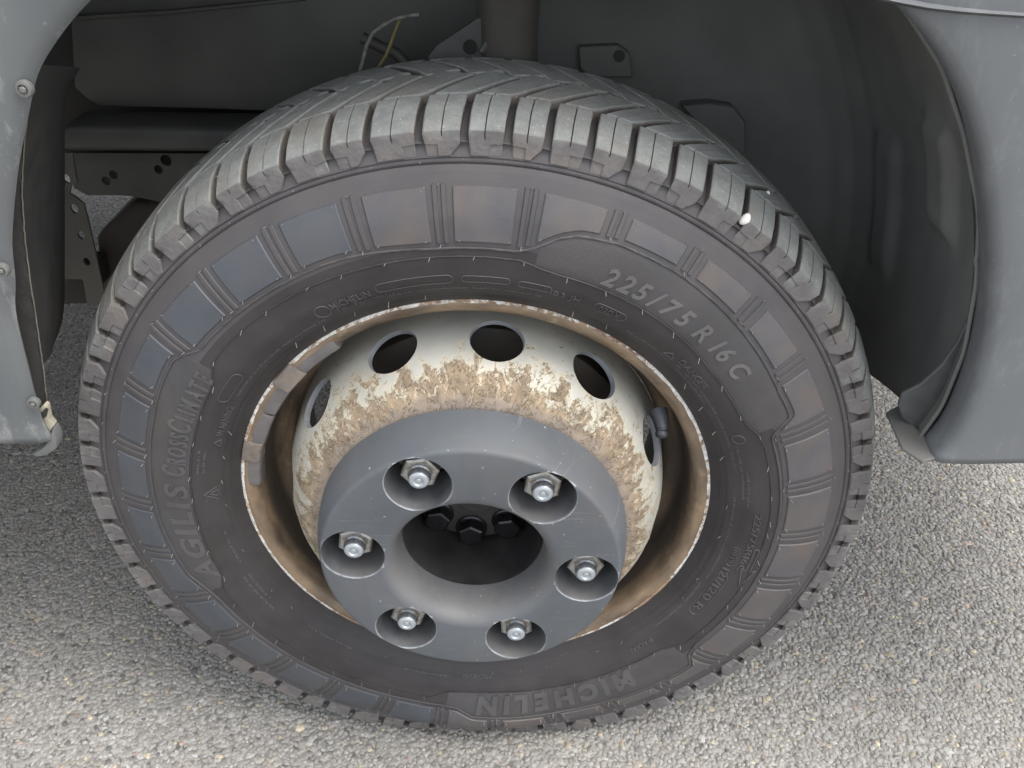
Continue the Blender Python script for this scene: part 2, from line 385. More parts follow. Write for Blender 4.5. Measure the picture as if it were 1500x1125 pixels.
# carcass: inner bead -> near sidewall -> under the tread -> far sidewall
def carcass():
    nth = 720; rs = np.concatenate([np.linspace(.210, .226, 8), np.linspace(.2275, .3355, 64), [.3365, .3372, .3377, .3380, .3385, .3390, .3395, .3400, .3408, .3416, .3425]])
    ths = np.linspace(0, 2*PI, nth, endpoint=False)
    def relief(r):
        h = 0.0
        for r_, w, a in ((.2295, .0009, .0007), (.2345, .0009, .0008), (.2375, .0006, .0004), (.3385, .0005, -.0013), (.3345, .0008, .0005), (.3408, .0012, .0006)):
            h += a*math.exp(-((r-r_)/w)**2)
        return h
    rows = []
    for r in rs: rows.append(surf(ths, np.full(nth, r), relief(r)))
    D = .0082
    for u, h in ((-.1066, -.0012), (-.103, -.0022), (-.098, -.0040), (-.093, -.0060), (-.088, -D), (-.075, -D), (-.06, -D), (-.04, -D), (-.02, -D), (0, -D), (.02, -D), (.04, -D), (.06, -D), (.075, -D), (.088, -D)):
        rows.append(tread_pt(ths, np.full(nth, u), np.full(nth, h)))
    for r, y in ((.345, .095), (.33, .108), (.30, .126), (.26, .122), (.23, .105), (.205, .09)):
        r2, y2 = deform(np.full(nth, r), ths, y); rows.append(np.stack([r2*np.cos(ths), y2, r2*np.sin(ths)], -1))
    A = np.array(rows); k = len(rows); V = A.reshape(-1, 3); F = []
    for i in range(k-1):
        for j in range(nth):
            j2 = (j+1) % nth; F.append((i*nth+j, i*nth+j2, (i+1)*nth+j2, (i+1)*nth+j))
    return V, F
tyre = part(mk('tyre', *carcass(), MT['side'], van, 60, 'black all-season van tyre with brownish dusty sidewall'))
tyre.data.materials.append(MT['band'])
k = len(tyre.data.polygons)
for p in tyre.data.polygons:
    c = p.center; rr_ = math.hypot(c.x, c.z)
    if rr_ > .281: p.material_index = 1

# ---- tread blocks
PITCH = 2*PI/70
def block(name, us, left, right, depth=.008, sipe=None, sipe_end=None, tm=.5, nx=3, endcut=(0, 0), jag=.0003, base=0):
    """us: stations across the tread; left/right: theta edges at the stations (left > right)"""
    us = np.array(us, float); left = np.array(left, float); right = np.array(right, float)
    e = .0009; w = .00045
    span0 = (left[0]-right[0])*.366
    # column layout: (fraction, absolute offset m, height kind)
    cols = [(0, 0, -depth), (0, 0, -e), (0, e, 0)]
    for q in range(1, nx): cols.append((q/nx*tm, 0, 0))
    if sipe: cols += [(tm, -w, 0), (tm, -w*.6, 's'), (tm, w*.6, 's'), (tm, w, 0)]
    for q in range(1, nx): cols.append((tm+q/nx*(1-tm), 0, 0))
    cols += [(1, -e, 0), (1, 0, -e), (1, 0, -depth)]
    sgn = 1 if us[-1] > us[0] else -1
    U = [us[0], us[0], us[0]+sgn*e]+list(us[1:-1])+[us[-1]-sgn*e, us[-1], us[-1]]
    HU = [-depth, -e, 0]+[0]*(len(us)-2)+[0, -e, -depth]
    V = []; A = []
    for u, hu in zip(U, HU):
        L = np.interp(u*sgn, us*sgn, left); R = np.interp(u*sgn, us*sgn, right)
        for f, off, h in cols:
            th = L+(R-L)*f-off/.366
            sk = (endcut[0]+(endcut[1]-endcut[0])*f) if abs(u-us[-1]) < 2*e+1e-6 else 0
            hh = h
            if h == -depth and u < -.088: hh = -max(.0022, depth-(-.088-u)*.34)
            if h == 's':
                t = (u-us[0])/(sipe_end-us[0]) if sipe_end is not None else 0
                hh = -.005 if t < .9 else (-.005*max(0, (1.0-t)/.1) if t < 1 else 0)
            hh = min(hh, hu) if hu < 0 else hh
            jj = random.uniform(-jag, jag) if f in (0, 1) and h == 0 else 0
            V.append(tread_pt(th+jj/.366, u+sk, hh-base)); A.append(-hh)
    nc = len(cols); F = []
    for i in range(len(U)-1):
        for j in range(nc-1): F.append((i*nc+j, i*nc+j+1, (i+1)*nc+j+1, (i+1)*nc+j))
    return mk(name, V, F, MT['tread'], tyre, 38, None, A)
dg = math.radians
TA = [101.0, 95.0, 89.75, 84.75, 80.2, 75.3, 70.5, 65.3]; TA += [65.3-(324.3/63)*i+.35*math.sin(i*1.9) for i in range(1, 63)]   # groove angles, pitch varies
def ramp(u, *pts): return float(np.interp(u, [p[0] for p in pts], [p[1] for p in pts]))
for k in range(70):
    th0 = TA[k]; th1 = TA[k+1] if k < 69 else TA[0]-360
    wide_left = (k % 2 == 0)
    # shoulder block: inner joint (-.0445), over the bend (-.088), down the flank to the foot (-.1062)
    us = [-.0445, -.054, -.064, -.073, -.080, -.085, -.088, -.0915, -.0945, -.0965, -.0972, -.1000, -.1035, -.1062]
    L = []; Rr = []
    for u in us:
        l = th0+ramp(u, (-.107, -.85), (-.088, -.70), (-.066, -.82), (-.044, -1.15)); r = th1+ramp(u, (-.107, .32), (-.088, .28), (-.066, .08), (-.044, -.30))
        if not wide_left: r += 1.15*max(0, (-.0975-u)/.0087)
        if not wide_left and u < -.0968: l -= 1.45
        if wide_left and u < -.0968: r += 1.45
        L.append(dg(l)); Rr.append(dg(r))
    block('tread_block', us, L, Rr, sipe=True, sipe_end=-.0925+random.uniform(-.003, .003), tm=.5+random.uniform(-.04, .04), jag=.0002)
    # lower notch plates at the foot of the narrow groove
    if wide_left: block('tread_notch', [-.0950, -.100, -.1062], [dg(th1+2.2)]*3, [dg(th1+.34)]*3, depth=.006, nx=2, base=.0012, jag=0)
    else: block('tread_notch', [-.0950, -.100, -.1062], [dg(th0-.83)]*3, [dg(th0-2.7)]*3, depth=.006, nx=2, base=.0012, jag=0)
    # near arm sweeping forward to the middle of the tread
    ua = [-.0435, -.036, -.028, -.020, -.012, -.004, .0005]
    La = [dg(th0-1.7-129*(u+.0435)) for u in ua]; Ra = [dg(th1-.45-137*(u+.0435)+.35*max(0, (-.036-u)/.0075)) for u in ua]
    block('tread_block', ua, La, Ra, sipe=True, sipe_end=-.014+random.uniform(-.004, .004), tm=.46, endcut=(.0055, -.0055), nx=2, jag=.0002)
    # far arm and far shoulder block
    uf = [.0445, .036, .028, .020, .012, .003]
    Lf = [dg(th1-.95+127*(u+.003)) for u in uf]; Rf = [dg(th1-3.75+106*(u-.007)) for u in uf]
    block('tread_block', uf, Lf, Rf, sipe=False, endcut=(-.006, .0045), nx=2, jag=.0002)
    ug = [.0460, .055, .066, .077, .088]
    block('tread_block', ug, [dg(th0+.15)]*5, [dg(th1+.95)]*5, sipe=False, nx=2)

# ---- relief on the sidewall
def grid_patch(name, th0, th1, rin, rout, h=.0009, mat=None, e=.0008, nth=None, sub=None, label=None, parent=None, base=-.0006):
    """raised plate between two angles; rin/rout may be functions of theta"""
    a = dg(th0); b = dg(th1); nth = nth or max(4, int(abs(th1-th0)/.8))
    fi = rin if callable(rin) else (lambda t: rin); fo = rout if callable(rout) else (lambda t: rout)
    ts = [(a, base), (a, h*.4)]+[(a+(b-a)*(e/abs((b-a)*.3))+(b-a)*(1-2*e/abs((b-a)*.3))*i/nth, h) for i in range(nth+1)]+[(b, h*.4), (b, base)]
    V = []; F = []; nr = 5
    for t, ht in ts:
        ri = fi(math.degrees(t)); ro = fo(math.degrees(t))
        rs = [(ri, base), (ri, h*.4)]+[(ri+e+(ro-ri-2*e)*i/nr, h) for i in range(nr+1)]+[(ro, h*.4), (ro, base)]
        for r, hr in rs: V.append(surf(t, r, min(ht, hr)))
    k = len(rs)
    for i in range(len(ts)-1):
        for j in range(k-1): F.append((i*k+j, i*k+j+1, (i+1)*k+j+1, (i+1)*k+j))
    return mk(name, V, F, mat, parent or tyre, 30, label)
def ang(a): return a % 360
# inner limit of the decorated band as function of angle
OUT = [(0, .2790), (21.0, .2765), (22.4, .279), (24.6, .2960), (26, .2965), (30, .2960), (45, .3010), (57, .3045), (68, .3045), (73.5, .3010), (76, .2955), (79.5, .2835), (82, .2795), (95, .2795), (109, .2850), (125, .2850), (139, .2860), (142, .2945), (144, .2985), (150, .2975), (157, .2950), (168, .2935), (182, .2930), (195, .2910), (198.5, .2850), (203, .2800), (215, .2790), (250, .2790), (261, .2790), (264.5, .2815), (268, .2925), (276, .2950), (291, .3005), (305, .3030), (314, .3030), (317.5, .3000), (319.5, .2850), (323, .2790), (360, .2790)]
INN = [(0, .2710), (14, .2690), (20, .2690), (23, .2670), (26, .2610), (29, .2590), (40, .2600), (52, .2640), (60, .2660), (74, .2665), (77, .2680), (81, .2725), (100, .2725), (118, .2730), (136, .2730), (140, .2715), (143.5, .2635), (146, .2600), (160, .2585), (183, .2590), (197, .2605), (200, .2680), (204, .2700), (250, .2700), (258, .2690), (262, .2590), (270, .2580), (289, .2585), (307, .2595), (316, .2600), (319, .2650), (322, .2700), (360, .2710)]
fout = lambda a: float(np.interp(ang(a), *zip(*OUT))); finn = lambda a: float(np.interp(ang(a), *zip(*INN)))
def ridge(name, fn, a0, a1, rad=.0009, step=.5, mat='side', lift=.0002):
    n = int(abs(a1-a0)/step); ts = [a0+(a1-a0)*i/n for i in range(n+1)]; cl = abs(abs(a1-a0)-360) < 1e-6
    if cl: ts = ts[:-1]
    P = [surf(dg(t), fn(t), lift) for t in ts]
    return mk(name, *tube(P, rad, 6, cl), MT[mat], tyre, 60)
ridge('sidewall_ridge', fout, 0, 360, .0011, .5, 'band')
ridge('sidewall_ridge', finn, 0, 360, .0008, .5, 'side')
for a0, a1 in ((78.5, 23.5), (141.5, 200), (262, 319)):
    grid_patch('knurled_field', min(a0, a1), max(a0, a1), lambda t: finn(t)+.0012, lambda t: fout(t)-.0012, .00025, MT['patch'], nth=100)
RIB0 = 80.9
wh = []                                          # rubber whiskers
def whisker(a, r, ln=.0035, lean=0):
    p = surf(dg(a), r, 0); q = surf(dg(a+lean), r+random.uniform(-.001, .001), ln)
    q = q+np.array([random.uniform(-.001, .001), 0, random.uniform(-.0015, .0005)]); wh.append(tube([p, (p+q)/2+np.array([0, 0, .0002]), q], .00024, 4))
for k in range(30):
    c = RIB0+12*k; n = c+12
    blue = 100 < ang(c+6) < 262
    ri = lambda t: max(.2845, fout(t)+.0040)
    mid = ri(c+6)
    if mid < .318:
        grid_patch('sidewall_panel', c+1.75, n-1.75, ri, .3245, .0014, MT['panelblue' if blue else 'panel'],
                   label='smooth bluish panel' if blue else None)
        for a in (c+2.4, n-2.4):
            whisker(a, .3228, .003); whisker(a, ri(a)+.0015, .0045)
    for off in (-.58, .58):
        grid_patch('sidewall_rib', c+off-.36, c+off+.36, lambda t: max(.2835, fout(t)+.003), .3262, .0012, MT['band'], e=.0005, nth=4)
    whisker(c, .3262, .004); whisker(c+.3, fout(c)+.003, .005)
for a in np.arange(0, 360, 7.3):
    whisker(a+random.uniform(-1, 1), finn(a), .006)
    if random.random() < .6: whisker(a+3, .2345, .005)
for k in range(70): whisker(TA[k], .3405, .0025)
w_ = mk('rubber_whiskers', *join(*wh), MT['whisker'], tyre, 80); w_['kind'] = 'stuff'

# ---- raised lettering, one character at a time round the sidewall (built-in font)
def glyph(ch, size, bold=0., shear=0., res=3):
    cu = bpy.data.curves.new('g', 'FONT'); cu.body = ch; cu.size = size; cu.offset = bold; cu.shear = shear; cu.resolution_u = res
    cu.extrude = .0005; cu.bevel_depth = .0
    ob = bpy.data.objects.new('g', cu); S.collection.objects.link(ob)
    dgp = bpy.context.evaluated_depsgraph_get(); dgp.update()
    me = bpy.data.meshes.new_from_object(ob.evaluated_get(dgp)); bpy.data.objects.remove(ob); bpy.data.curves.remove(cu)
    V = np.array([v.co[:] for v in me.vertices]) if len(me.vertices) else np.zeros((0, 3)); F = [tuple(p.vertices) for p in me.polygons]
    bpy.data.meshes.remove(me); return V, F
def lettering(text, a_start, a_end, r0, cap, mat, height=.0009, bold=0., shear=0., small=(), separate=True, name='raised_letter', xs=1.0):
    items = []; x = 0.; gap = cap*.16
    for i, ch in enumerate(text):
        c = cap*(.78 if i in small else 1)
        if ch == ' ': x += cap*.42; items.append(None); continue
        V, F = glyph(ch, c/.70, bold, shear)
        if not len(V): items.append(None); continue
        V[:, 0] *= xs; lo, hi = V[:, 0].min(), V[:, 0].max(); V[:, 0] += x-lo; x += hi-lo+gap; items.append((V, F))
    x -= gap; tot = dg(a_start-a_end); sc = tot/x; allv = []
    for it in items:
        if it is None: continue
        V, F = it; th = dg(a_start)-V[:, 0]*sc; r = r0+V[:, 1]
        h = np.where(V[:, 2] > 0, height, -.0006)
        # narrow the top face a little so that the sides slope
        P = surf(th, r, h)
        if separate: mk(name, P, F, mat, tyre, 25)
        else: allv.append((P, F))
    if not separate and allv: mk(name, *join(*allv), mat, tyre, 25)
L1, L2 = MT['letter'], MT['letterdark']
lettering('225/75 R 16 C', 67.6, 36.2, .2712, .0150, L1, .0011, .0005, .22)
lettering('AGILIS', 197.3, 171.0, .2625, .0195, L2, .0012, .0008, .12)
lettering('CROSSCLIMATE', 168.8, 143.3, .2635, .0195, L2, .0012, .0007, .12, small=(1, 2, 3, 4, 6, 7, 8, 9, 10, 11))
lettering('MICHELIN', 306.5, 268.6, .2640, .0235, L2, .0013, .0019, .18)
LS = MT['letterdark']; sm = dict(separate=False, name='small_raised_lettering', height=.0009)
lettering('MICHELIN', 115.3, 107.3, .2462, .0060, LS, bold=.0001, **sm)
lettering('Total Performance', 115.0, 103.2, .2405, .0042, LS, **sm)
lettering('WARNING:', 157.5, 148.8, .2372, .0055, LS, **sm)
lettering('DANGER', 45.6, 37.0, .2445, .0056, LS, **sm)
lettering('1B3 JH', 74.5, 69.0, .2465, .0048, LS, **sm)
lettering('02DX', 65.2, 61.0, .2465, .0050, LS, **sm)
lettering('225/75R16C', 2.5, -14.0, .2575, .0062, LS, **sm)
lettering('121/120 R', -14.5, -29.0, .2460, .0068, LS, **sm)
lettering('1039', -8.5, -12.5, .2475, .0040, LS, **sm)
lettering('RADIAL', 316.5, 309.5, .2440, .0046, LS, **sm)
lettering('MICHELIN', 272.5, 265.3, .2370, .0045, LS, **sm)
def outline(pts, rad=.0006, closed=True, name='raised_symbol', mat='letterdark'):
    P = []
    for i in range(len(pts)):
        a, b = pts[i], pts[(i+1) % len(pts)]
        if i == len(pts)-1 and not closed: P.append(a); break
        for q in range(5): P.append((a[0]+(b[0]-a[0])*q/5, a[1]+(b[1]-a[1])*q/5))
    return mk(name, *tube([surf(dg(t), r, .0002) for t, r in P], rad, 5, closed), MT[mat], tyre, 60)
outline([(160.8, .2372), (158.6, .2372), (159.7, .2425)]); outline([(176.2, .2365), (172.2, .2365), (174.2, .2490)]); outline([(175.2, .2376), (173.2, .2376), (174.2, .2440)])
outline([(49.0, .2420), (46.6, .2420), (47.8, .2478)])
outline([(357.5-12+q[0], q[1]) for q in ((7.5, .2655), (7.5, .2695), (1.2, .2695), (1.8, .2745), (-3.2, .2675), (1.8, .2605), (1.2, .2655))], .0008)   # rotation arrow
def pill(a0, a1, r0, r1):
    w = (r1-r0)/2; c = (r0+r1)/2; dw = math.degrees(w/c); P = []
    for i in range(9): q = -PI/2+PI*i/8; P.append((a0-dw+dw*(1-math.cos(q))*1.0-dw*0, c+w*math.sin(q))) if False else P.append((a0-dw-(-dw)*math.cos(q)*1.0, c+w*math.sin(q)))
    for i in range(9): q = PI/2+PI*i/8; P.append((a1+dw+dw*math.cos(q), c+w*math.sin(q)))
    outline(P, .0004)
for a in ((106, 92, .2470, .2555), (90.5, 82, .2480, .2545), (80.5, 74.5, .2475, .2535), (148, 140, .2440, .2530), (66.2, 59.8, .2450, .2535), (-16, -30.5, .2440, .2545), (-7.8, -13.4, .2460, .2530)): pill(*a)
outline([(117.2+1.5*math.cos(q), .2478+.0062*math.sin(q)) for q in np.linspace(0, 2*PI, 14)[:-1]], .0005)
outline([(22.6+1.15*math.cos(q), .2500+.0050*math.sin(q)) for q in np.linspace(0, 2*PI, 14)[:-1]], .0005)
# tiny moulded relief rows, too fine to read
vf = []
for a0, a1, r in ((146, 118, .2385), (104, 76, .2400), (58, 47, .2385), (45, 30, .2405), (44, 33, .2368), (31, 15, .2400), (21, 6, .2455), (14, 4, .2500), (6, -20, .2385), (-22, -40, .2370), (196, 186, .2400), (212, 200, .2450), (209, 200, .2400), (235, 222, .2380), (168, 162, .2520), (168, 162, .2475), (262, 250, .2400)):
    a = a0
    while a > a1:
        w = random.uniform(.14, .34)
        if random.random() < .85:
            t = np.array([a, a-w, a-w, a])*PI/180; hh = random.choice((.0011, .0016, .0021)); rr = np.array([r, r, r+hh, r+hh])
            P = np.concatenate([surf(t, rr, -.0003), surf(t, rr, .0004)])
            vf.append((P, [(4, 5, 6, 7), (0, 1, 5, 4), (1, 2, 6, 5), (2, 3, 7, 6), (3, 0, 4, 7)]))
        a -= w+random.uniform(.10, .22)
o = mk('fine_moulded_relief', *join(*vf), MT['letterdark'], tyre, 25); o['kind'] = 'stuff'

# ---- rim
rimprof = [(.2235, -.0720), (.2222, -.0745)]
rimprof2 = [(.2185, -.0780), (.2176, -.0788), (.2158, -.0792), (.2130, -.0786), (.2100, -.0770), (.2075, -.0746), (.2058, -.0712), (.2050, -.0660), (.2044, -.0600), (.2032, -.0540), (.2020, -.0440), (.2010, -.0330), (.1985, -.0265), (.1940, -.0215), (.1880, -.0180), (.1835, -.0130), (.1815, .0000), (.1815, .060), (.200, .075), (.205, .085)]
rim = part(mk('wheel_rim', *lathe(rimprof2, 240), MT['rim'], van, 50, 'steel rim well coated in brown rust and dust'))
def lipmesh():
    nth = 480; prof = [(.2215, -.0700), (.2225, -.0745), (.2216, -.0774), (.2198, -.0789), (.2182, -.0792), (.2172, -.0788)]
    V = []; F = []
    for i in range(nth):
        t = 2*PI*i/nth; w = .0003*math.sin(t*37+2*math.sin(t*11))+random.uniform(-.00012, .00012)
        for q, (r, y) in enumerate(prof): V.append(((r+w*.6)*math.cos(t), y+w, (r+w*.6)*math.sin(t)))
    k = len(prof)
    for i in range(nth):
        for j in range(k-1): F.append((i*k+j, i*k+j+1, ((i+1) % nth)*k+j+1, ((i+1) % nth)*k+j))
    return V, F
mk('rim_flange', *lipmesh(), MT['lip'], rim, 50, 'rim edge with chipped white paint')
def weight(a0, a1, r0, r1, y0, th, mat, name, label=None, over=0):
    n = max(4, int((a1-a0)/1.0)); V = []; F = []
    sec = [(r1, y0+.001), (r1-.0008, y0-th), ((r0+r1)/2+.001, y0-th-.0006), (r0+.0012, y0-th+.0006), (r0, y0-th+.003), (r0, y0+.012), (r0+.001, y0+.016), (r1, y0+.012)]
    for i in range(n+1):
        t = dg(a0+(a1-a0)*i/n); e = .0003 if i in (0, n) else 0
        for r, y in sec: V.append(((r-e*(1 if r > (r0+r1)/2 else -1))*math.cos(t), y+e, (r-e*(1 if r > (r0+r1)/2 else -1))*math.sin(t)))
    k = len(sec)
    for i in range(n):
        for j in range(k): F.append((i*k+j, i*k+(j+1) % k, (i+1)*k+(j+1) % k, (i+1)*k+j))
    F.append(tuple(range(k))[::-1]); F.append(tuple(n*k+j for j in range(k)))
    return bevelled(name, V, F, MT[mat], rim, .0006, 2, label, 24)
weight(122.5, 135.5, .2025, .2155, -.0745, .004, 'lead', 'balance_weight')
weight(141.3, 150.4, .2015, .2160, -.0745, .004, 'lead', 'balance_weight')
weight(151.0, 161.0, .2015, .2165, -.0745, .004, 'lead', 'balance_weight')
weight(166.2, 175.0, .2025, .2170, -.0745, .004, 'lead', 'balance_weight')
weight(134.2, 141.5, .2022, .2205, -.0770, .0042, 'clip', 'weight_clip')
weight(160.6, 166.6, .2030, .2205, -.0770, .0042, 'clip', 'weight_clip')
# valve
def valve():
    a = dg(35.5)
    p0 = Vector((.1915*math.cos(dg(29)), -.056, .1915*math.sin(dg(29)))); p2 = Vector((.1862*math.cos(dg(25)), -.0775, .1862*math.sin(dg(25)))); p1 = p0.lerp(p2, .5)+Vector((.002, 0, .002))
    fr = [0, .3, .55, .7, .72, .8, .82, .93, .97, 1]; ra = [.0085, .0075, .0062, .0058, .0050, .0050, .0057, .0055, .0048, .0028]
    P = [(p0*(1-f)**2+p1*2*f*(1-f)+p2*f*f) for f in fr]
    return tube(P, ra, 16)
mk('valve_stem', *valve(), MT['valve'], rim, 45, 'dark rubber tyre valve with cap')

# ---- wheel disc with twelve holes (solid shell)
dprof = [(.1825, -.012), (.1812, -.030), (.1800, -.046), (.1785, -.058), (.1762, -.070), (.1728, -.0815), (.1680, -.0920), (.1620, -.1010), (.1545, -.1080), (.1450, -.1130), (.1350, -.1155), (.1150, -.1165), (.078, -.1165)]
inner = [(r-.0052*math.cos(min(1, max(0, (.182-r)/.05))*PI/2) - (.002 if r < .14 else 0), y+.0052*math.sin(min(1, max(0, (.182-r)/.05))*PI/2)) for r, y in dprof][::-1]
cut = []
for k in range(12):
    t = dg(82.5+30*k); d = Vector((math.cos(t)*.93, -.36, math.sin(t)*.93)).normalized()
    c = Vector((.1742*math.cos(t), -.0655, .1742*math.sin(t))); tt = Vector((-math.sin(t), 0, math.cos(t))); bb = d.cross(tt)
    V = []; n = 40
    for s, rr in ((-.022, .0228), (-.0028, .0228), (.003, .0240), (.02, .027)):
        for j in range(n):
            q = 2*PI*j/n; V.append(c+d*s+(tt*math.cos(q)+bb*math.sin(q)*1.02)*rr)
    F = [tuple(range(n)), tuple(3*n+j for j in range(n))[::-1]]+[(i*n+j, i*n+(j+1) % n, (i+1)*n+(j+1) % n, (i+1)*n+j) for i in range(3) for j in range(n)]
    cut.append((V, F))
dm = boolean(*lathe(dprof+inner, 240, True), cut)
dm.materials.clear(); HA = [(82.5+30*k) for k in range(12)]
disc = part(link_mesh('wheel_disc', dm, MT['disc'], van, 35, 'cream painted wheel disc with brown rust blistering and round holes'))

disc.data.materials.append(MT['holeedge'])
for p in disc.data.polygons:
    for V_, F_ in cut:
        c0 = V_[0]; ctr = (Vector(V_[0])+Vector(V_[20]))/2; ax = ((Vector(V_[120])+Vector(V_[140]))/2-ctr).normalized()
        v = p.center-ctr; al = v.dot(ax)
        if -.02 < al < .06 and abs(p.normal.dot(ax)) < .62 and (v-ax*al).length < .0262 and (v-ax*al).length > .0205: p.material_index = 1
# ---- grey nut cover ring
cprof = [(.0640, -.1240), (.0648, -.1330), (.0662, -.1450), (.0685, -.1530), (.0718, -.1585), (.0755, -.1612), (.0800, -.1622), (.1270, -.1622), (.1290, -.1619), (.1304, -.1610), (.1314, -.1594), (.1324, -.1568), (.1346, -.1505), (.1364, -.1440), (.1378, -.1360), (.1388, -.1270), (.1392, -.1180), (.1350, -.1175), (.1300, -.1215), (.080, -.1215), (.066, -.1225)]
cut = []
pock = math.radians(112.67)
for k in range(6):
    t = pock-k*PI/3; c = (.1025*math.cos(t), .1025*math.sin(t)); n = 48; V = []
    for y, rr in ((-.105, .0246), (-.1300, .0252), (-.1606, .0276), (-.1615, .0280), (-.1622, .0288), (-.170, .040)):
        for j in range(n): q = 2*PI*j/n; V.append((c[0]+rr*math.cos(q), y, c[1]+rr*math.sin(q)))
    F = [tuple(range(n)), tuple(5*n+j for j in range(n))[::-1]]+[(i*n+j, i*n+(j+1) % n, (i+1)*n+(j+1) % n, (i+1)*n+j) for i in range(5) for j in range(n)]
    cut.append((V, F))
    n2 = 24; V = [(c[0]+.0165*math.cos(2*PI*j/n2), y, c[1]+.0165*math.sin(2*PI*j/n2)) for y in (-.12, -.135) for j in range(n2)]
cm = boolean(*lathe(cprof, 200, True), cut)
cover = part(link_mesh('nut_cover', cm, MT['cover'], van, 28, 'thick dark grey plastic ring over the wheel nuts'))

cover.data.materials.append(plain('worn_plastic_edge', (.17, .18, .19), .6, scale=120, var=.5))
cover.data.materials.append(plain('dark_pocket_plastic', (.050, .053, .058), .6, scale=60, var=.3, dust=(.085, .08, .078), dustamt=.6))  # pocket walls get a darker tone than the cover face
for p in cover.data.polygons:
    if p.center.y > -.1606 and p.center.y < -.118:
        for k in range(6):
            t = pock-k*PI/3
            if math.hypot(p.center.x-.1025*math.cos(t), p.center.z-.1025*math.sin(t)) < .0281: p.material_index = 2
    if p.center.y < -.1604:
        for k in range(6):
            t = pock-k*PI/3
            if .0279 < math.hypot(p.center.x-.1025*math.cos(t), p.center.z-.1025*math.sin(t)) < .0289 and p.area < 1e-5: p.material_index = 1
# ---- nuts and studs
def hexprism(r, y0, y1, rot, ch=.0012):
    V = []; lay = [(y0, r), (y1+ch, r), (y1, r-ch*1.6)]
    for y, q in lay:
        for i in range(6): a = rot+i*PI/3; V.append((q*math.cos(a), y, q*math.sin(a)))
    F = [(l*6+i, l*6+(i+1) % 6, (l+1)*6+(i+1) % 6, (l+1)*6+i) for l in range(2) for i in range(6)]+[tuple(12+i for i in range(6))]
    return V, F
studp = [(.0096, -.130)]
y = -.1425
while y > -.1505: studp += [(.0098, y), (.0089, y-.0006)]; y -= .0012
studp += [(.0098, -.1512), (.0093, -.1520), (.0091, -.1550), (.0080, -.1570), (.0045, -.1572), (.0040, -.1570), (.0034, -.1562), (.0026, -.1562), (.0020, -.1572), (.0008, -.1575)]
for k in range(6):
    t = pock-k*PI/3; rot = random.uniform(0, PI/3) if k else .15
    cx, cz = .1025*math.cos(t), .1025*math.sin(t)
    fl = lathe([(.0185, -.1165), (.0185, -.1200), (.0160, -.1215), (.010, -.1217)], 32)
    hx = hexprism(.0166, -.1200, -.1480, rot)
    nut = mk('wheel_nut', *join(fl, hx), MT['nut'], van, 30); nut.location = (cx, 0, cz+HZ)
    st = mk('wheel_stud', *lathe(studp[:-6], 28), MT['stud'], nut, 35)
    b = mk('stud_tip', *lathe([(.0086, -.1562), (.0080, -.1573), (.0062, -.1582), (.0046, -.1582), (.0038, -.1570), (.0026, -.1568), (.0018, -.1576), (.0001, -.1578)], 28), MT['studend'], nut, 35)

# ---- hub, bolts, brake
hubp = [(.0001, -.1000), (.022, -.1000), (.0235, -.098), (.024, -.075), (.0265, -.068), (.062, -.066), (.064, -.064), (.0655, -.045), (.0655, -.03), (.078, -.03)]
hub = part(mk('wheel_hub', *lathe([(.0001, -.0700), (.020, -.0700), (.022, -.0680), (.0225, -.0620), (.060, -.0620), (.0615, -.0605), (.062, -.05), (.062, .02)], 96), MT['hub'], van, 35, 'black greasy wheel hub deep inside the ring'))
for k in range(8):
    t = dg(-97.4+45*k)
    V, F = join(lathe([(.0155, -.0610), (.0155, -.0640), (.014, -.0650), (.004, -.0650)], 28), hexprism(.0132, -.062, -.0770, .52+k*.7, .0012))
    b = mk('hub_bolt', V, F, MT['bolt'], hub, 30); b.location = (.0485*math.cos(t), 0, .0485*math.sin(t))
part(mk('hub_bore', *lathe([(.0645, -.1235), (.0645, -.095), (.0660, -.06), (.0660, 0)], 96), MT['hub'], van, 60))
part(mk('brake_disc', *lathe([(.066, -.02), (.10, -.022), (.155, -.022), (.158, -.020), (.158, .008), (.10, .010), (.07, .04), (.07, .1)], 120), MT['brake'], van, 35, 'rusty brake disc behind the wheel holes'))

# ------------------------------------------------------------------ bodywork round the wheel
Cw = Vector((CP[0], CP[1], CP[2]-HZ))
def ray(px, py): return fw+r1*((px-750)/1305.96)-u1*((py-562.5)/1305.96)
def at(px, py, y):                       # point of the place seen at a photo pixel, on the plane y
    d = ray(px, py); t = (y-Cw.y)/d.y; return Cw+d*t
def atz(px, py, z): d = ray(px, py); t = (z-Cw.z)/d.z; return Cw+d*t
def pin(L, y): return [(at(a, b, y).x, at(a, b, y).z) for a, b in L]
def resample(L, n):
    L = [np.array(p, float) for p in L]; s = np.cumsum([0]+[np.linalg.norm(b-a) for a, b in zip(L, L[1:])])
    q = np.linspace(0, s[-1], n); A = np.array(L); R = np.stack([np.interp(q, s, A[:, i]) for i in range(A.shape[1])], -1)
    for _ in range(3): R[1:-1] = (R[:-2]+2*R[1:-1]+R[2:])/4
    return R
def loft(rows):
    n = len(rows[0]); V = [tuple(p) for r in rows for p in r]
    F = [(i*n+j, i*n+j+1, (i+1)*n+j+1, (i+1)*n+j) for i in range(len(rows)-1) for j in range(n-1)]
    return V, F

